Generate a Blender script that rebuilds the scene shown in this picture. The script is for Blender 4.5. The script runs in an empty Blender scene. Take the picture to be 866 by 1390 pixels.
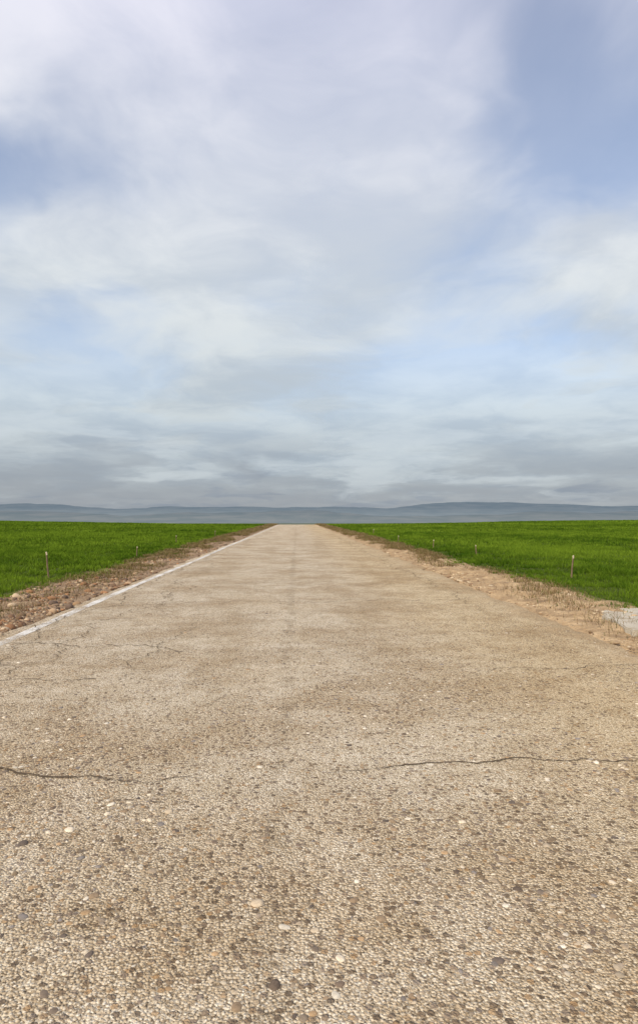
import bpy, math
import numpy as np
rng=np.random.default_rng(7)
S=bpy.context.scene
S.view_settings.view_transform='Standard'
S.view_settings.look='None'
S.view_settings.exposure=0
COL=S.collection

# ------------------------------------------------------------ helpers
def hash2(ix,iy,seed):
    n=(ix*374761393+iy*668265263+seed*1442695041)&0xFFFFFFFF
    n=((n^(n>>13))*1274126177)&0xFFFFFFFF
    n=n^(n>>16)
    return (n&0xFFFFFF)/float(0xFFFFFF)
def vnoise(x,y,seed=0):
    x=np.asarray(x,float);y=np.asarray(y,float)
    ix=np.floor(x).astype(np.int64);iy=np.floor(y).astype(np.int64)
    fx=x-ix;fy=y-iy
    fx=fx*fx*(3-2*fx);fy=fy*fy*(3-2*fy)
    a=hash2(ix,iy,seed);b=hash2(ix+1,iy,seed);c=hash2(ix,iy+1,seed);d=hash2(ix+1,iy+1,seed)
    return (a*(1-fx)+b*fx)*(1-fy)+(c*(1-fx)+d*fx)*fy
def fbm(x,y,seed=0,o=4):
    s=0;a=.5;t=0
    x=np.asarray(x,float);y=np.asarray(y,float)
    for i in range(o):
        s=s+a*vnoise(x,y,seed+i*17);t+=a;a*=.5;x=x*2.03;y=y*2.03
    return s/t
def sstep(x,a,b):
    t=np.clip((np.asarray(x,float)-a)/(b-a),0,1);return t*t*(3-2*t)

def mesh_np(name,verts,faces,mats,col=None,smooth=False,midx=None):
    me=bpy.data.meshes.new(name)
    n,k=faces.shape
    me.vertices.add(len(verts));me.vertices.foreach_set('co',np.ascontiguousarray(verts,dtype=np.float32).ravel())
    me.loops.add(n*k);me.loops.foreach_set('vertex_index',np.ascontiguousarray(faces,dtype=np.int32).ravel())
    me.polygons.add(n)
    me.polygons.foreach_set('loop_start',np.arange(0,n*k,k,dtype=np.int32))
    me.polygons.foreach_set('loop_total',np.full(n,k,dtype=np.int32))
    if smooth: me.polygons.foreach_set('use_smooth',np.ones(n,dtype=bool))
    me.update(calc_edges=True)
    if col is not None:
        a=me.color_attributes.new('Col','FLOAT_COLOR','POINT')
        c=np.ones((len(verts),4),dtype=np.float32);c[:,:3]=col
        a.data.foreach_set('color',c.ravel())
    for m in (mats if isinstance(mats,list) else [mats]): me.materials.append(m)
    if midx is not None: me.polygons.foreach_set('material_index',np.asarray(midx,dtype=np.int32))
    ob=bpy.data.objects.new(name,me);COL.objects.link(ob)
    return ob
def gridfaces(nx,ny):
    i=np.arange(nx-1)[None,:]+np.arange(ny-1)[:,None]*nx
    i=i.ravel()
    return np.stack([i,i+1,i+1+nx,i+nx],1)

class NT:
    def __init__(s,tree): s.t=tree;s.n=tree.nodes;s.l=tree.links
    def new(s,typ,**kw):
        nd=s.n.new(typ)
        for k,v in kw.items(): setattr(nd,k,v)
        return nd
    def put(s,sock,v):
        if isinstance(v,bpy.types.NodeSocket): s.l.new(v,sock)
        elif v is not None:
            if hasattr(sock.default_value,'__len__') and not hasattr(v,'__len__'): v=[v]*len(sock.default_value)
            if hasattr(v,'__len__') and len(sock.default_value)==4 and len(v)==3: v=list(v)+[1]
            sock.default_value=v
    def m(s,op,a,b=None,c=None,clamp=False):
        nd=s.new('ShaderNodeMath',operation=op);nd.use_clamp=clamp
        s.put(nd.inputs[0],a)
        if b is not None:s.put(nd.inputs[1],b)
        if c is not None:s.put(nd.inputs[2],c)
        return nd.outputs[0]
    def mr(s,v,a,b,c=0.,d=1.,smooth=True):
        nd=s.new('ShaderNodeMapRange');nd.interpolation_type='SMOOTHSTEP' if smooth else 'LINEAR'
        s.put(nd.inputs[0],v)
        for i,q in enumerate((a,b,c,d)): s.put(nd.inputs[i+1],q)
        return nd.outputs[0]
    def mix(s,f,a,b,bt='MIX'):
        nd=s.new('ShaderNodeMix',data_type='RGBA',blend_type=bt)
        s.put(nd.inputs[0],f);s.put(nd.inputs[6],a);s.put(nd.inputs[7],b)
        return nd.outputs[2]
    def noise(s,vec,scale,detail=4,rough=.55,dist=0.,out=0,dim='3D',w=None):
        nd=s.new('ShaderNodeTexNoise');nd.noise_dimensions=dim
        if vec is not None:s.put(nd.inputs['Vector'],vec)
        if w is not None:s.put(nd.inputs['W'],w)
        nd.inputs['Scale'].default_value=scale;nd.inputs['Detail'].default_value=detail
        nd.inputs['Roughness'].default_value=rough;nd.inputs['Distortion'].default_value=dist
        return nd.outputs[out]
    def vor(s,vec,scale,feature='F1',rnd=1.,dim='2D'):
        nd=s.new('ShaderNodeTexVoronoi',feature=feature);nd.voronoi_dimensions=dim
        s.put(nd.inputs['Vector'],vec);nd.inputs['Scale'].default_value=scale
        nd.inputs['Randomness'].default_value=rnd
        return nd
    def comb(s,x,y,z=0.):
        nd=s.new('ShaderNodeCombineXYZ');s.put(nd.inputs[0],x);s.put(nd.inputs[1],y);s.put(nd.inputs[2],z);return nd.outputs[0]
    def sep(s,v):
        nd=s.new('ShaderNodeSeparateXYZ');s.put(nd.inputs[0],v);return nd.outputs
    def vadd(s,a,b,op='ADD'):
        nd=s.new('ShaderNodeVectorMath',operation=op);s.put(nd.inputs[0],a);s.put(nd.inputs[1],b);return nd.outputs[0]
    def ramp(s,f,stops,mode='LINEAR'):
        nd=s.new('ShaderNodeValToRGB');cr=nd.color_ramp;cr.interpolation=mode
        while len(cr.elements)<len(stops): cr.elements.new(.5)
        for e,(p,c) in zip(cr.elements,stops): e.position=p;e.color=(*c,1)
        s.put(nd.inputs[0],f);return nd.outputs[0]
    def bump(s,h,strength,dist,normal=None):
        nd=s.new('ShaderNodeBump');nd.inputs['Strength'].default_value=strength;nd.inputs['Distance'].default_value=dist
        s.put(nd.inputs['Height'],h)
        if normal is not None:s.put(nd.inputs['Normal'],normal)
        return nd.outputs[0]
def newmat(name):
    m=bpy.data.materials.new(name);m.use_nodes=True
    for n in list(m.node_tree.nodes): m.node_tree.nodes.remove(n)
    nt=NT(m.node_tree);out=nt.new('ShaderNodeOutputMaterial')
    return m,nt,out
def principled(nt,out,col,rough=.9,normal=None,spec=.2):
    p=nt.new('ShaderNodeBsdfPrincipled');nt.put(p.inputs['Base Color'],col);nt.put(p.inputs['Roughness'],rough)
    p.inputs['Specular IOR Level'].default_value=spec
    if normal is not None:nt.put(p.inputs['Normal'],normal)
    nt.l.new(p.outputs[0],out.inputs[0]);return p
def pos(nt): return nt.new('ShaderNodeNewGeometry').outputs['Position']

# ------------------------------------------------------------ layout
CAMH=1.27
RW=3.2
_yy=np.concatenate([[-20000,104],np.linspace(105,1600,800),[30000]])
_sl=np.interp(_yy,[-20000,104,150,700,1100,30000],[0,0,-.055,-.055,0,0])
_P=np.concatenate([[0],np.cumsum((_sl[1:]+_sl[:-1])*.5*np.diff(_yy))])
def P(y): return np.interp(y,_yy,_P)
def edgeL(y): return -(4.45+0.55*(fbm(y*.45,0*y+3.,5)-.5)*2+.12*np.sin(y*1.7))
def edgeR(y): return 4.65+0.6*(fbm(y*.45,0*y+9.,8)-.5)*2+.1*np.sin(y*1.3+1)
def ground_z(x,y):
    ax=np.abs(x)
    z=P(y)+0.60*sstep(ax,8,60)
    z=z+np.where(ax<RW+.02,-.035,0)
    near=sstep(ax,RW,RW+.5)
    b=(fbm(x*2.2,y*2.2,21)-.5)*.18*near*(1-sstep(ax,5.5,9))
    z=z+b+.03*near-.012
    z=z+(fbm(x*.05,y*.05,31)-.5)*.25*sstep(ax,9,30)*(1-sstep(ax,300,600))
    return z

# ------------------------------------------------------------ materials
def mat_road():
    m,nt,out=newmat('chipseal_asphalt')
    p=pos(nt);x,y,_=nt.sep(p)
    v1=nt.vor(p,200);c1=nt.sep(v1.outputs['Color'])
    v2=nt.vor(p,92);c2=nt.sep(v2.outputs['Color'])
    v3=nt.vor(nt.vadd(p,(3.3,1.7,0)),36);c3=nt.sep(v3.outputs['Color'])
    base=nt.ramp(c1[0],[(0,(.13,.098,.062)),(.25,(.42,.335,.225)),(.6,(.62,.52,.375)),(1,(.86,.79,.64))])
    ch=nt.ramp(c2[0],[(0,(.10,.074,.05)),(.2,(.32,.24,.15)),(.45,(.53,.425,.29)),(.75,(.70,.60,.445)),(1,(.88,.84,.74))])
    inside2=nt.mr(v2.outputs['Distance'],.5,.25)
    base=nt.mix(nt.m('MULTIPLY',inside2,.6),base,ch)
    gap=nt.mr(v2.outputs['Distance'],.46,.72)
    n2=nt.noise(nt.vadd(p,(0,0,4)),4.5,4,.6)
    patch=nt.noise(nt.vadd(p,(4.,1.5,9.)),.9,6,.62)
    worn=nt.mr(patch,.38,.62,.28,.8)
    base=nt.mix(nt.m('MULTIPLY',gap,worn),base,(.16,.124,.085))
    sel=nt.m('GREATER_THAN',c3[1],nt.mr(nt.m('ADD',nt.m('MULTIPLY',n2,.5),nt.m('MULTIPLY',patch,.5)),.38,.60,.86,.55))
    pin=nt.m('MULTIPLY',nt.mr(v3.outputs['Distance'],.44,.32),sel)
    pc=nt.ramp(c3[0],[(0,(.13,.098,.07)),(.35,(.24,.175,.115)),(.6,(.29,.24,.195)),(.8,(.40,.265,.14)),(1,(.54,.44,.31))])
    base=nt.mix(nt.m('MULTIPLY',pin,.9),base,pc)
    n1=nt.noise(p,.7,5,.6)
    strv=nt.comb(nt.m('MULTIPLY',x,1.3),nt.m('MULTIPLY',y,.10),0.)
    n3=nt.noise(strv,1.0,5,.6)
    base=nt.mix(nt.mr(n2,.35,.7,0,.48),base,(.72,.66,.56),'MULTIPLY')
    base=nt.mix(nt.mr(patch,.42,.64,0,.52),base,(.80,.71,.58),'MULTIPLY')
    base=nt.mix(nt.mr(n1,.42,.68,0,.45),base,(.84,.76,.64),'MULTIPLY')
    base=nt.mix(nt.mr(n3,.48,.66,0,.45),base,(.82,.78,.71),'MULTIPLY')
    warm=nt.mr(x,.2,2.4,0,.75)
    base=nt.mix(warm,base,(1.0,.92,.74),'MULTIPLY')
    en=nt.m('SUBTRACT',nt.noise(p,2.2,5,.65),.5)
    xe=nt.m('ADD',x,nt.m('MULTIPLY',en,1.3))
    base=nt.mix(nt.mr(xe,2.7,3.4,0,.75),base,(.46,.32,.175))
    xl=nt.m('SUBTRACT',nt.m('MULTIPLY',en,.7),x)
    base=nt.mix(nt.mr(xl,3.1,3.4,0,.6),base,(.30,.21,.13))
    wob=nt.m('MULTIPLY',nt.m('SUBTRACT',nt.noise(None,1.3,4,.6,dim='1D',w=y),.5),.08)
    sx=nt.m('ABSOLUTE',nt.m('ADD',nt.m('ADD',x,.085),wob))
    seam=nt.m('MULTIPLY',nt.mr(sx,.11,.0),nt.mr(n2,.38,.66,.10,.42))
    base=nt.mix(seam,base,(.58,.55,.51),'MULTIPLY')
    h=nt.m('ADD',nt.m('MULTIPLY',nt.mr(v2.outputs['Distance'],.7,.1),.6),nt.m('MULTIPLY',nt.m('SUBTRACT',1.,v1.outputs['Distance']),.3))
    h=nt.m('ADD',h,nt.m('MULTIPLY',c2[2],.35))
    h=nt.m('ADD',h,nt.m('MULTIPLY',pin,.5))
    b=nt.bump(h,1.,.006)
    principled(nt,out,base,.88,b,.2)
    return m
def mat_ground():
    m,nt,out=newmat('field_and_verge_soil')
    p=pos(nt);x,y,_=nt.sep(p)
    ax=nt.m('ABSOLUTE',x)
    v=nt.vor(p,38);c=nt.sep(v.outputs['Color'])
    v2=nt.vor(p,110);c2=nt.sep(v2.outputs['Color'])
    right=nt.mr(x,-1,1)
    nn=nt.noise(p,3.5,7,.68)
    soilL=nt.ramp(nn,[(.32,(.09,.055,.030)),(.48,(.22,.135,.072)),(.62,(.38,.25,.145)),(.75,(.46,.34,.22))])
    soilR=nt.ramp(nn,[(.32,(.19,.115,.055)),(.48,(.38,.25,.125)),(.62,(.52,.36,.195)),(.75,(.60,.45,.28))])
    soil=nt.mix(right,soilL,soilR)
    peb=nt.ramp(c[0],[(0,(.12,.08,.05)),(.5,(.34,.24,.15)),(1,(.56,.46,.33))])
    pm=nt.m('MULTIPLY',nt.mr(v.outputs['Distance'],.5,.3),nt.m('GREATER_THAN',c[1],.6))
    soil=nt.mix(nt.m('MULTIPLY',pm,nt.mr(right,0.,1.,.8,.4)),soil,peb)
    soil=nt.mix(.2,soil,nt.ramp(c2[0],[(0,(.10,.07,.04)),(1,(.6,.5,.36))]))
    fieldsoil=nt.ramp(nt.noise(p,3,4,.6),[(.3,(.04,.055,.008)),(.7,(.07,.10,.014))])
    e=nt.m('ADD',ax,nt.m('MULTIPLY',nt.m('SUBTRACT',nt.noise(p,1.5,4,.6),.5),.6))
    f=nt.mr(e,4.5,4.8)
    col=nt.mix(f,soil,fieldsoil)
    far=nt.mr(y,400,2500)
    col=nt.mix(far,col,(.10,.12,.08))
    h=nt.m('ADD',pm,nt.noise(p,25,5,.7))
    b=nt.bump(h,.9,.015)
    principled(nt,out,col,.95,b,.1)
    return m
def mat_attr(name,rough=.8,bumpscale=None,transl=0.,spec=.2):
    m,nt,out=newmat(name)
    a=nt.new('ShaderNodeAttribute',attribute_name='Col').outputs['Color']
    nrm=None
    if bumpscale:
        p=pos(nt);nz=nt.noise(p,bumpscale,4,.6)
        a=nt.mix(nt.mr(nz,.35,.65,0,.5),a,(.6,.58,.55),'MULTIPLY')
        nrm=nt.bump(nz,.5,.004)
    if transl>0:
        pr=nt.new('ShaderNodeBsdfDiffuse');nt.put(pr.inputs[0],a)
        tr=nt.new('ShaderNodeBsdfTranslucent');nt.put(tr.inputs[0],nt.mix(1.,a,(1.1,1.15,.6),'MULTIPLY'))
        mx=nt.new('ShaderNodeMixShader');mx.inputs[0].default_value=transl
        nt.l.new(pr.outputs[0],mx.inputs[1]);nt.l.new(tr.outputs[0],mx.inputs[2]);nt.l.new(mx.outputs[0],out.inputs[0])
    else: principled(nt,out,a,rough,nrm,spec)
    return m
M_road=mat_road();M_ground=mat_ground()
M_grass=mat_attr('wheat_leaf',.65,None,.25,.15)
M_dry=mat_attr('dry_stalk',.85,None,.15,.1)
M_stone=mat_attr('stone',.85,90,0,.2)

# ------------------------------------------------------------ ground sheet
def nonuni(a,step_pts):
    out=[a]
    for s,e in step_pts:
        n=max(1,int(round((e-out[-1])/s)));out+=list(np.linspace(out[-1],e,n+1)[1:])
    return np.array(out)
xp=nonuni(0,[(.8,3.2),(.08,6.4),(.4,12),(3,60),(40,600),(500,14000)])
xs=np.concatenate([-xp[::-1],xp[1:]])
ys=np.concatenate([[-14000,-3000,-600,-100,-30,-10],nonuni(-3,[(.5,4),(.1,16),(.25,40),(1,160),(10,1200),(300,14000)])])
X,Y=np.meshgrid(xs,ys);Z=ground_z(X,Y)
mesh_np('ground',np.stack([X.ravel(),Y.ravel(),Z.ravel()],1),gridfaces(len(xs),len(ys)),M_ground,smooth=True)

# road sheet
ys=nonuni(-60,[(5,-5),(.5,3),(.06,30),(.25,60),(1,160),(8,1100)])
u=np.array([-1,-.985,-.9,-.5,0,.5,.9,.985,1])
X=np.tile(u*RW,(len(ys),1))
jl=(fbm(ys*1.1,ys*0,41,5)-.5)*.30;jr=(fbm(ys*1.1,ys*0+7,43,5)-.5)*.5
X[:,0]+=jl;X[:,1]+=jl;X[:,7]+=jr;X[:,8]+=jr
Y=np.tile(ys[:,None],(1,len(u)))
Z=P(Y)+0.0
Z[:,0]-=.03;Z[:,8]-=.03
mesh_np('road',np.stack([X.ravel(),Y.ravel(),Z.ravel()],1),gridfaces(len(u),len(ys)),M_road,smooth=False)

# worn edge line (left)
def mat_paint():
    m,nt,out=newmat('worn_white_paint')
    p=pos(nt);v=nt.vor(p,62)
    n=nt.noise(p,1.6,6,.7);n2=nt.noise(p,26,4,.7)
    w=nt.m('ADD',nt.m('MULTIPLY',n,1.0),nt.m('MULTIPLY',n2,.55))
    w=nt.m('SUBTRACT',w,nt.m('MULTIPLY',v.outputs['Distance'],.25))
    a=nt.mr(w,.50,.74,.08,.82)
    pr=nt.new('ShaderNodeBsdfPrincipled');nt.put(pr.inputs['Base Color'],nt.mix(n2,(.68,.65,.58),(.80,.78,.73)));pr.inputs['Roughness'].default_value=.8
    tr=nt.new('ShaderNodeBsdfTransparent');mx=nt.new('ShaderNodeMixShader');nt.put(mx.inputs[0],a)
    nt.put(pr.inputs['Normal'],nt.bump(v.outputs['Distance'],.5,.004))
    nt.l.new(tr.outputs[0],mx.inputs[1]);nt.l.new(pr.outputs[0],mx.inputs[2]);nt.l.new(mx.outputs[0],out.inputs[0]);return m
ys2=nonuni(-20,[(1,3),(.1,40),(1,160),(8,600)])
xo=-2.97+.02*np.sin(ys2*.4)
wl=.06+.03*(fbm(ys2*3,ys2*0,71)-.5)
vv=np.concatenate([np.stack([xo-wl,ys2,P(ys2)+.004],1),np.stack([xo+wl,ys2,P(ys2)+.004],1)])
n=len(ys2);i=np.arange(n-1)
mesh_np('road_edge_line',vv,np.stack([i,i+n,i+n+1,i+1],1),mat_paint())

# cracks
def mat_crack():
    m,nt,out=newmat('open_crack');p=pos(nt)
    n=nt.noise(p,22,3,.7)
    pr=nt.new('ShaderNodeBsdfDiffuse');nt.put(pr.inputs[0],nt.mix(n,(.05,.037,.025),(.15,.112,.075)))
    tr=nt.new('ShaderNodeBsdfTransparent');mx=nt.new('ShaderNodeMixShader');nt.put(mx.inputs[0],nt.mr(nt.noise(p,7,5,.75),.34,.54,.10,.9))
    nt.l.new(tr.outputs[0],mx.inputs[1]);nt.l.new(pr.outputs[0],mx.inputs[2]);nt.l.new(mx.outputs[0],out.inputs[0]);return m
cV=[];cF=[];cn=0
def crack(x0,y0,x1,y1,w,amp,seed,zoff):
    global cn
    L=math.hypot(x1-x0,y1-y0);n=max(12,int(L/max(.012,w*.9)));t=np.linspace(0,1,n);s=t*L
    off=((fbm(s*.9,s*0+seed,seed,3)-.5)*1.0+(fbm(s*5,s*0+seed,seed+5,6)-.5)*.5)*amp
    dx,dy=(x1-x0)/L,(y1-y0)/L
    cx=x0+dx*s-dy*off;cy=y0+dy*s+dx*off
    ww=w*(.1+1.6*fbm(s*14,s*0+2,seed+9,4))*np.minimum(1,np.minimum(t,1-t)*8+.1)*.5
    a=np.stack([cx-dy*ww,cy+dx*ww,P(cy)+zoff],1);b=np.stack([cx+dy*ww,cy-dx*ww,P(cy)+zoff],1)
    cV.append(a);cV.append(b);i=np.arange(n-1)+cn;cF.append(np.stack([i,i+1,i+1+n,i+n],1));cn+=2*n
zz=.0035
cl=[(-3.15,3.25,-.45,3.18,.017,.35),(.15,3.2,3.15,3.3,.013,.35),(-3.1,4.9,-1.4,5.1,.012,.4),(-3.15,6.5,-.9,6.2,.016,.6),
    (1.5,5.3,3.1,5.5,.010,.4),(-3.1,9.3,3.1,9.8,.018,.8),(-3.1,15.3,3.1,15.8,.028,1.),(-3.1,24,3.1,24.5,.05,1.2),(-3.1,36,3.1,37,.08,1.5),(-3.1,54,3.1,55,.12,2),(-3.1,76,3.1,76,.17,2.5),
    (-2.75,4.2,-2.8,30,.014,.6),(-2.3,3.8,-2.0,13,.012,.7),(-2.0,8,-2.6,22,.014,.8),(2.45,8,2.5,42,.016,.6),(-2.5,30,-2.4,80,.033,.8),
    (-1.5,5.1,-1.1,7.6,.009,.5),(.3,11.5,2.8,12.2,.015,.7),(-2.7,11.8,-.2,12.6,.015,.7),
    (-3.1,5.6,-2.2,5.7,.012,.4),(-3.1,7.6,-1.9,7.9,.014,.5),(-3.1,19,-.5,19.6,.03,.9),(.5,20.4,3.1,20.,.03,.9),(-3.1,29.5,3.1,30,.05,1.3)]
for k,c in enumerate(cl):
    crack(*c[:5],c[5],200+k*13,zz+.0004*k)
mesh_np('road_cracks',np.concatenate(cV),np.concatenate(cF),mat_crack())

# ------------------------------------------------------------ stones
def ico(sub):
    import bmesh
    bm=bmesh.new();bmesh.ops.create_icosphere(bm,subdivisions=sub,radius=1)
    v=np.array([q.co[:] for q in bm.verts]);f=np.array([[w.index for w in q.verts] for q in bm.faces]);bm.free();return v,f
IV,IF=ico(2)
def stones(name,cx,cy,cz,r,flat,palette,smooth=True,lump=.22):
    N=len(cx);V=IV[None]*np.ones((N,1,1))
    ph=rng.uniform(0,6.28,(N,3,1));fr=rng.uniform(1.2,2.6,(N,3,1))
    X_=V[:,:,0];Y_=V[:,:,1];Z_=V[:,:,2]
    d=1+lump*(np.sin(X_*fr[:,0]+ph[:,0])*np.cos(Y_*fr[:,1]+ph[:,1])+.5*np.sin(Z_*fr[:,2]*1.6+ph[:,2]))
    V=V*d[:,:,None]
    asp=rng.uniform(.6,1.,(N,1));V[:,:,0]*=r[:,None];V[:,:,1]*=r[:,None]*asp;V[:,:,2]*=(r*flat)[:,None]
    t=rng.uniform(-.35,.35,(N,1));V[:,:,2]+=V[:,:,0]*t*.5
    a=rng.uniform(0,6.28,(N,1));xx=V[:,:,0]*np.cos(a)-V[:,:,1]*np.sin(a);yy=V[:,:,0]*np.sin(a)+V[:,:,1]*np.cos(a)
    V[:,:,0]=xx+cx[:,None];V[:,:,1]=yy+cy[:,None];V[:,:,2]+=cz[:,None]
    F=(IF[None]+(np.arange(N)*len(IV))[:,None,None]).reshape(-1,3)
    pal=np.array(palette);c=pal[rng.integers(0,len(pal),N)]*rng.uniform(.75,1.25,(N,1))
    C=np.repeat(c,len(IV),0)
    return mesh_np(name,V.reshape(-1,3),F,M_stone,C,smooth)
N=30000
cy=.7+rng.exponential(2.4,N);cx=rng.uniform(-3.1,3.1,N)
k=(cy<10)&(rng.uniform(0,1,N)<(.18+1.0*sstep(fbm(cx*1.2,cy*1.2,77),.42,.66)))
cx=cx[k];cy=cy[k];r=np.clip(rng.lognormal(math.log(.0086),.42,len(cx)),.0045,.023)
fl=rng.uniform(.3,.45,len(cx))
cz=-r*fl*rng.uniform(.35,.75,len(cx))
stones('road_aggregate_pebbles',cx,cy,cz,r,fl,[(.17,.125,.09),(.24,.175,.11),(.31,.245,.175),(.23,.20,.175),(.38,.255,.14),(.47,.38,.265),(.28,.20,.125),(.60,.51,.38),(.14,.11,.087),(.66,.59,.47),(.35,.275,.19),(.20,.155,.115)])
def verge(side,N,rmu,ymax,pal,name,lo=.34,rmax=.07):
    cy=3+rng.exponential(9,N);cx=RW-.03+rng.beta(1.3,1.5,N)*1.4
    k=(cy<ymax)&(rng.uniform(0,1,N)<sstep(fbm(cx*1.5,cy*1.0,90+side),lo,.68));cx=cx[k]*side;cy=cy[k]
    r=np.clip(rng.lognormal(math.log(rmu),.55,len(cx)),.006,rmax)
    z=ground_z(cx,cy)-r*.05;z=np.where(np.abs(cx)<RW+.05,.0,z)
    return stones(name,cx,cy,z,r,rng.uniform(.45,.8,len(cx)),pal,False)
verge(-1,12000,.018,60,[(.18,.105,.06),(.26,.165,.09),(.36,.25,.155),(.46,.35,.23),(.13,.09,.065),(.32,.17,.085),(.24,.16,.10)],'gravel')
verge(1,9000,.0115,60,[(.40,.28,.165),(.46,.34,.20),(.30,.20,.11),(.54,.43,.29),(.25,.165,.10)],'gravel',.40,.05)

# ------------------------------------------------------------ grass
def blades(name,x,y,z,h,w,colr,mat,bend=.45,tipcol=1.2,roots=.45):
    N=len(x);a=rng.uniform(0,6.28,N);b=rng.uniform(0,6.28,N)
    dx=np.cos(a)*w*.5;dy=np.sin(a)*w*.5
    bd=h*bend*rng.uniform(.2,1.4,N);bx=np.cos(b)*bd;by=np.sin(b)*bd
    V=np.zeros((N,5,3))
    V[:,0]=np.stack([x-dx,y-dy,z-.01],1);V[:,1]=np.stack([x+dx,y+dy,z-.01],1)
    mx=x+bx*.35;my=y+by*.35;mz=z+h*.62
    V[:,2]=np.stack([mx+dx*.85,my+dy*.85,mz],1);V[:,3]=np.stack([mx-dx*.85,my-dy*.85,mz],1)
    V[:,4]=np.stack([x+bx,y+by,z+h*.92],1)
    o=(np.arange(N)*5)[:,None]
    F=np.concatenate([o+[0,1,2],o+[0,2,3],o+[3,2,4]])
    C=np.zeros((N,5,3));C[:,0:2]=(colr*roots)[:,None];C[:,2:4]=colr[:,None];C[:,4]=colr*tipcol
    return mesh_np(name,V.reshape(-1,3),F,mat,C.reshape(-1,3))
def field(side,name):
    xsA=[];ysA=[];hA=[];wA=[]
    for (y0,y1,dens,w,m) in [(3,14,1300,.006,.9),(14,26,520,.010,.95),(26,50,170,.020,1.05),(50,85,50,.04,1.1),(85,128,24,.08,1.15)]:
        def xm(y): return np.minimum(6+.66*y,90)
        A=(y1-y0)*(xm(y1)-4);N=int(A*dens)
        y=rng.uniform(y0,y1,N);x=rng.uniform(3.6,xm(y1),N)
        e=np.abs(edgeR(y) if side>0 else edgeL(y))
        soft=rng.uniform(0,1,N)
        k=(x<xm(y))&(x>e+.55*(soft**3)-.12-.5*(fbm(x*3,y*3,58)-.4))&(rng.uniform(0,1,N)<.3+sstep(fbm(x*1.6,y*1.2,55),.3,.5))
        x=x[k];y=y[k]
        row=.17;x2=np.round(x/row)*row+rng.normal(0,.03,len(x));x=np.where(y<26,x2,x)
        hh=(.06+.15*fbm(x*.9,y*.6,61))*rng.uniform(.45,1.25,len(x))*m
        hh*=.5+.5*sstep(x-np.abs(e[k]),-.1,.6)
        xsA.append(x*side);ysA.append(y);hA.append(hh);wA.append(np.full(len(x),w)*rng.uniform(.7,1.3,len(x)))
    x=np.concatenate(xsA);y=np.concatenate(ysA);h=np.concatenate(hA);w=np.concatenate(wA)
    z=ground_z(x,y)
    t=fbm(x*.22,y*.09,66)[:,None];t2=fbm(x*2.,y*1.3,67)[:,None];rr=rng.uniform(0,1,(len(x),1))
    q=np.clip(.6*(t*1.8-.4)+.7*(t2*1.8-.4)+.5*(rr-.5)-.05,0,1)
    c=np.array([[.036,.084,.006]])*(1-q)+np.array([[.165,.25,.022]])*q
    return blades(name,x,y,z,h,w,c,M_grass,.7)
field(-1,'wheat_field');field(1,'wheat_field')

def weeds(side,N):
    y=5+rng.uniform(0,1,N)**1.5*118
    c=rng.beta(2.2,1.6,N);x=RW+.1+c*1.5
    dens=sstep(fbm(x*1.1,y*.6,101+side),.40,.60)*(.3+.7*sstep(y,9,20))
    k=rng.uniform(0,1,N)<dens;x=x[k]*side;y=y[k]
    sc=1+y/60
    h=rng.uniform(.03,.14,len(x))*(.8+.7*sstep(y,15,40));w=.004*sc**2*rng.uniform(.7,1.4,len(x))
    pal=np.array([(.26,.17,.09),(.19,.12,.06),(.38,.28,.155),(.12,.08,.04),(.10,.12,.025),(.22,.18,.08)])
    col=pal[rng.integers(0,len(pal),len(x))]*rng.uniform(.7,1.2,(len(x),1))
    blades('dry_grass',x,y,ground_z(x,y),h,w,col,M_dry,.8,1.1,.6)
weeds(-1,140000);weeds(1,120000)

# ------------------------------------------------------------ stakes
def mat_wood():
    m,nt,out=newmat('weathered_wood');p=pos(nt);x,y,z=nt.sep(p)
    n=nt.noise(nt.comb(nt.m('MULTIPLY',x,60),nt.m('MULTIPLY',y,60),nt.m('MULTIPLY',z,5)),1,4)
    principled(nt,out,nt.ramp(n,[(.3,(.09,.06,.035)),(.7,(.26,.18,.11))]),.9,nt.bump(n,.5,.004));return m
def mat_tip():
    m,nt,out=newmat('faded_paint');p=pos(nt)
    principled(nt,out,nt.ramp(nt.noise(p,60,4),[(.35,(.36,.29,.17)),(.6,(.60,.51,.36))]),.8);return m
MW=mat_wood();MT=mat_tip()
def stake(x,y,h,r,lx,ly):
    rings=[(-.15,1),(.0,1.03),(h*.45,.97),(h*.88,.92),(h*.883,1.04),(h*.97,1.0),(h,.55)]
    vs=[];fs=[];mi=[];K=8
    for j,(z,s) in enumerate(rings):
        for q in range(K):
            an=q/K*6.283+.3;ww=r*s*(1+.08*math.sin(q*2.1+j))
            vs.append((ww*math.cos(an)+lx*z+.004*math.sin(j*2),ww*math.sin(an)+ly*z,z))
    for j in range(len(rings)-1):
        for q in range(K):
            a=j*K+q;b=j*K+(q+1)%K;fs.append((a,b,b+K,a+K));mi.append(1 if j>=3 else 0)
    me=bpy.data.meshes.new('wooden_stake');top=len(vs);vs.append((lx*h,ly*h,h+.002))
    o=(len(rings)-1)*K
    for q in range(K): fs.append((o+q,o+(q+1)%K,top));mi.append(1)
    me.from_pydata(vs,[],fs);me.materials.append(MW);me.materials.append(MT)
    for pq,i_ in zip(me.polygons,mi): pq.material_index=i_
    ob=bpy.data.objects.new('wooden_stake',me);ob.location=(x,y,float(ground_z(np.array(x),np.array(y))));COL.objects.link(ob)
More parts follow.
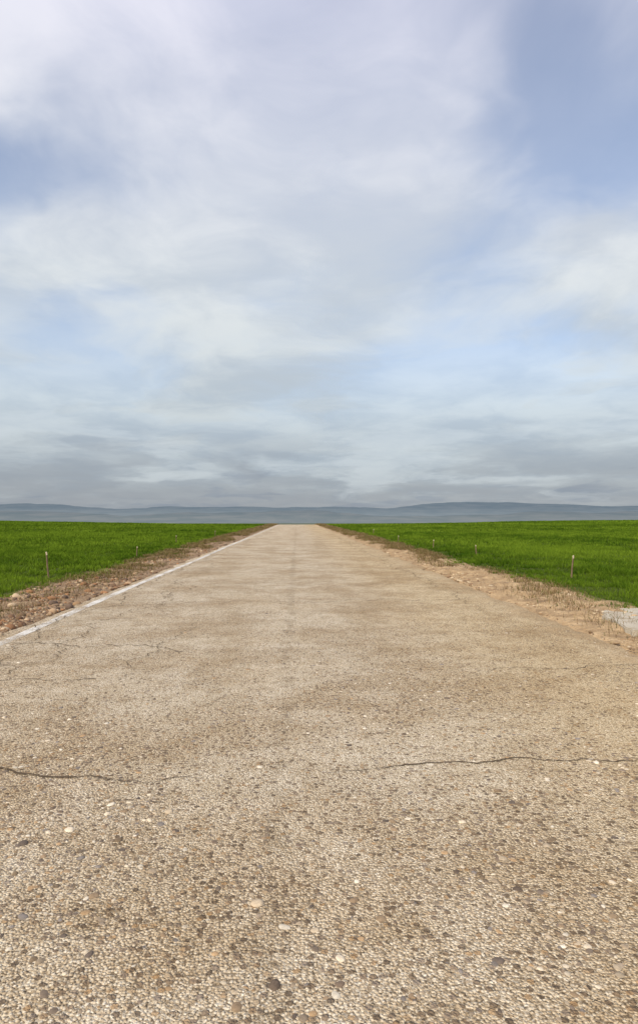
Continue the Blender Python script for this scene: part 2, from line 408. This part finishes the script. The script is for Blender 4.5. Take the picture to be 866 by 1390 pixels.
for a in [(-5.08,13.3,.55,.017,-.09,.02),(-4.95,20.,.34,.017,.05,0),(-5.6,30,.36,.018,0,0),(-5.2,41,.38,.02,.04,0),
          (5.48,12.6,.50,.016,.10,.02),(5.67,20,.35,.018,-.08,0),(5.5,25.6,.36,.02,.05,0),(4.95,31,.38,.021,.02,0),(5.3,44,.40,.023,.03,0)]: stake(*a)

# ------------------------------------------------------------ concrete slab
def slab():
    m,nt,out=newmat('old_concrete');p=pos(nt)
    n=nt.noise(p,5,7,.65);n2=nt.noise(p,60,4,.7)
    c=nt.ramp(n,[(.3,(.32,.25,.16)),(.5,(.46,.41,.32)),(.75,(.56,.52,.44))])
    c=nt.mix(nt.mr(n2,.4,.65,0,.4),c,(.5,.45,.38),'MULTIPLY')
    principled(nt,out,c,.9,nt.bump(nt.m('ADD',n,n2),.4,.006))
    import bmesh
    bm=bmesh.new()
    pts=[(3.62,6.75),(5.0,6.62),(5.3,7.3),(5.15,8.35),(4.35,8.42),(3.95,8.2),(3.75,7.6)]
    dense=[]
    for i in range(len(pts)):
        a=np.array(pts[i]);b=np.array(pts[(i+1)%len(pts)])
        for t in np.linspace(0,1,9)[:-1]:
            q=a+(b-a)*t+rng.normal(0,.016,2);dense.append(q)
    f=bm.faces.new([bm.verts.new((q[0],q[1],-.08)) for q in dense])
    r=bmesh.ops.extrude_face_region(bm,geom=[f])
    vs=[g for g in r['geom'] if isinstance(g,bmesh.types.BMVert)]
    for v in vs: v.co.z=.052
    tf=[g for g in r['geom'] if isinstance(g,bmesh.types.BMFace)]
    bmesh.ops.bevel(bm,geom=[e for g in tf for e in g.edges],offset=.012,segments=2,affect='EDGES')
    bmesh.ops.recalc_face_normals(bm,faces=bm.faces[:])
    me=bpy.data.meshes.new('concrete_slab');bm.to_mesh(me);bm.free();me.materials.append(m)
    COL.objects.link(bpy.data.objects.new('concrete_slab',me))
slab()

# ------------------------------------------------------------ distant hills
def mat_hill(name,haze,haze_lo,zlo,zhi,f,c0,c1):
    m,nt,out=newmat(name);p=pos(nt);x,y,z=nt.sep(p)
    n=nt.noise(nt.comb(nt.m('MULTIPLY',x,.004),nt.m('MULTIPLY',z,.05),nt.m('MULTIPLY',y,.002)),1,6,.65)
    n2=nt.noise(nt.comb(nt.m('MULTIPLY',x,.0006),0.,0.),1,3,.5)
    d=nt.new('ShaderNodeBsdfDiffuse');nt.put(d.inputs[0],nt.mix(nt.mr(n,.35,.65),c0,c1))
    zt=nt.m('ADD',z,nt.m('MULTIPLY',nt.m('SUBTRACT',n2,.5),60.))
    e=nt.new('ShaderNodeEmission');nt.put(e.inputs[0],nt.mix(nt.mr(zt,zlo,zhi),haze_lo,haze))  # aerial haze painted in as emission colour, paler towards the foot
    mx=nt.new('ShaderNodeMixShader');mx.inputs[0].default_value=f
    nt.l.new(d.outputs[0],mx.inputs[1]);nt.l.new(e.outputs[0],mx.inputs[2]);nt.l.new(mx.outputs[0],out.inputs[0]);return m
def hills(yc,w,top,var,seed,mat,sc,tilt=0.):
    xs=np.linspace(-9000,9000,900);t=np.linspace(-1,1,25)
    X,T=np.meshgrid(xs,t)
    prof=top+var*(fbm(X*sc,X*0+seed,seed,7)-.5)*2+tilt*X/1000
    base=-60
    Z=base+(prof-base)*(np.cos(T*math.pi)*.5+.5)+ (fbm(X*.004,T*3,seed+4)-.5)*22*(1-T*T)*(np.abs(T)>.1)
    mesh_np('distant_hills',np.stack([X.ravel(),(yc+T*w).ravel(),Z.ravel()],1),gridfaces(len(xs),len(t)),mat,smooth=True)
hills(7200,1100,132,60,3,mat_hill('hillside_far_painted_haze',(.165,.215,.275),(.245,.295,.345),10,125,.82,(.06,.09,.08),(.20,.21,.18)),.0010,2.)
hills(5200,900,34,44,9,mat_hill('hillside_near_painted_haze',(.185,.235,.285),(.235,.28,.315),-20,50,.76,(.06,.08,.06),(.22,.20,.16)),.0014)

# ------------------------------------------------------------ world
SUN_EL=math.radians(40);SUN_AZ=math.radians(215)
w=bpy.data.worlds.new('sky');S.world=w;w.use_nodes=True
w.cycles.sampling_method='MANUAL';w.cycles.sample_map_resolution=256
for n_ in list(w.node_tree.nodes): w.node_tree.nodes.remove(n_)
nt=NT(w.node_tree);out=nt.new('ShaderNodeOutputWorld');bg=nt.new('ShaderNodeBackground')
sky=nt.new('ShaderNodeTexSky');sky.sky_type='NISHITA';sky.sun_disc=False;sky.sun_elevation=SUN_EL;sky.sun_rotation=SUN_AZ
sky.air_density=1.0;sky.dust_density=1.0;sky.ozone_density=2.
d=nt.new('ShaderNodeTexCoord').outputs['Generated']
x,y,z=nt.sep(d)
DEG=57.29578
az=nt.m('MULTIPLY',nt.m('ARCTAN2',x,y),DEG);el=nt.m('MULTIPLY',nt.m('ARCSINE',z),DEG)
zc=nt.m('ADD',nt.m('MAXIMUM',z,0.),.14)
pl=nt.comb(nt.m('DIVIDE',x,zc),nt.m('DIVIDE',y,zc),0.)
wn=nt.noise(pl,1.0,3,out=1,dim='2D')
warp=nt.vadd(wn,(.5,.5,.5),'SUBTRACT')
plw=nt.vadd(pl,nt.vadd(warp,(.5,.5,.5),'MULTIPLY'))
n1=nt.noise(plw,.9,5,.5,dim='2D')
n2=nt.noise(nt.vadd(plw,(7.1,3.2,0)),2.6,5,.55,dim='2D')
wc=nt.sep(nt.noise(plw,1.5,4,.55,out=1,dim='2D'))
azw=nt.m('ADD',az,nt.m('MULTIPLY',nt.m('SUBTRACT',wc[0],.5),20))
elw=nt.m('ADD',el,nt.m('MULTIPLY',nt.m('SUBTRACT',wc[1],.5),12))
def blob(a0,e0,sa,se,rot,amp):
    dx=nt.m('SUBTRACT',azw,a0);dy=nt.m('SUBTRACT',elw,e0);c=math.cos(math.radians(rot));s_=math.sin(math.radians(rot))
    uu=nt.m('ADD',nt.m('MULTIPLY',dx,c/sa),nt.m('MULTIPLY',dy,s_/sa));vv=nt.m('ADD',nt.m('MULTIPLY',dx,-s_/se),nt.m('MULTIPLY',dy,c/se))
    r2=nt.m('ADD',nt.m('MULTIPLY',uu,uu),nt.m('MULTIPLY',vv,vv))
    return nt.m('MULTIPLY',nt.m('EXPONENT',nt.m('MULTIPLY',r2,-1.)),amp)
tot=None
for b in [(27,30.5,10,7,0,-.38),(16,37,6,6,20,-.20),(26,20.5,10,4,-5,.30),(8,28,6,10,-25,.26),(-8,23,9,5,10,.22),
          (-20,38,16,4.5,8,.32),(-26,33,6,3,0,.20),(-22,27.5,10,3.4,8,-.22),(-9,34,6,3,30,-.12),(-23,20.5,8,3,5,.28),(-18,15.5,8,1.8,0,-.12),
          (12,13.2,10,2.0,3,-.10),(3,39,5,3,0,-.10),(22,15,6,2,0,-.08)]:
    q=blob(*b);tot=q if tot is None else nt.m('ADD',tot,q)
val=nt.m('ADD',nt.m('ADD',nt.m('MULTIPLY',n1,.75),nt.m('MULTIPLY',n2,.45)),nt.m('ADD',tot,.08))
mask=nt.mr(val,.26,.88,.24,.98)
horiz=nt.mr(el,22,6)
mask=nt.m('MAXIMUM',mask,nt.m('MULTIPLY',horiz,.92))
eln=nt.m('DIVIDE',el,45.,clamp=True)
cc=nt.ramp(eln,[(0,(.29,.335,.39)),(.06,(.345,.395,.455)),(.12,(.47,.53,.585)),(.22,(.59,.655,.70)),(.45,(.71,.76,.81)),(.7,(.76,.785,.88)),(1,(.78,.78,.95))])
sh=nt.noise(nt.vadd(plw,(2,5,0)),1.7,6,.58,dim='2D')
cc=nt.mix(1.,cc,nt.comb(*[nt.mr(sh,.3,.7,a_,b_) for a_,b_ in ((.82,1.10),(.845,1.08),(.88,1.04))]),'MULTIPLY')
st=nt.comb(nt.m('MULTIPLY',az,.07),nt.m('MULTIPLY',el,.36),0.)
st=nt.vadd(st,nt.vadd(nt.noise(st,1.5,4,out=1,dim='2D'),(.5,.5,.5),'SUBTRACT'))
s1=nt.noise(st,1.,5,.52,dim='2D')
low=nt.m('MULTIPLY',nt.mr(el,9,3),nt.mr(el,-1,1.0))
dk=nt.m('MULTIPLY',nt.mr(s1,.40,.64),low)
cc=nt.mix(nt.m('MULTIPLY',dk,.7),cc,(.29,.325,.375))
low2=nt.m('MULTIPLY',nt.mr(el,16,7),nt.mr(el,.5,2.0))
lt=nt.m('MULTIPLY',nt.mr(s1,.48,.30),low2)
cc=nt.mix(nt.m('MULTIPLY',lt,.5),cc,(.62,.68,.72))
cc=nt.mix(1.,cc,(10.,10.,10.),'MULTIPLY')
skc=nt.mix(1.,sky.outputs[0],(2.1,1.85,1.75),'MULTIPLY')
fin=nt.mix(mask,skc,cc)
nt.put(bg.inputs[0],fin);bg.inputs[1].default_value=.1
nt.l.new(bg.outputs[0],out.inputs[0])

# sun
L=bpy.data.lights.new('sun','SUN');L.energy=4.1;L.angle=math.radians(.6);L.color=(1,.91,.77)
so=bpy.data.objects.new('sun',L);COL.objects.link(so)
from mathutils import Vector
dv=Vector((math.sin(SUN_AZ)*math.cos(SUN_EL),math.cos(SUN_AZ)*math.cos(SUN_EL),math.sin(SUN_EL)))
so.rotation_euler=dv.to_track_quat('Z','Y').to_euler()

# camera
cd=bpy.data.cameras.new('camera');cam=bpy.data.objects.new('camera',cd);COL.objects.link(cam)
cd.sensor_fit='VERTICAL';cd.sensor_height=36;cd.lens=22.45;cd.clip_start=.05;cd.clip_end=40000
cam.location=(0,0,CAMH);cam.rotation_euler=(math.radians(90.46),0,math.radians(-2.0))
S.camera=cam
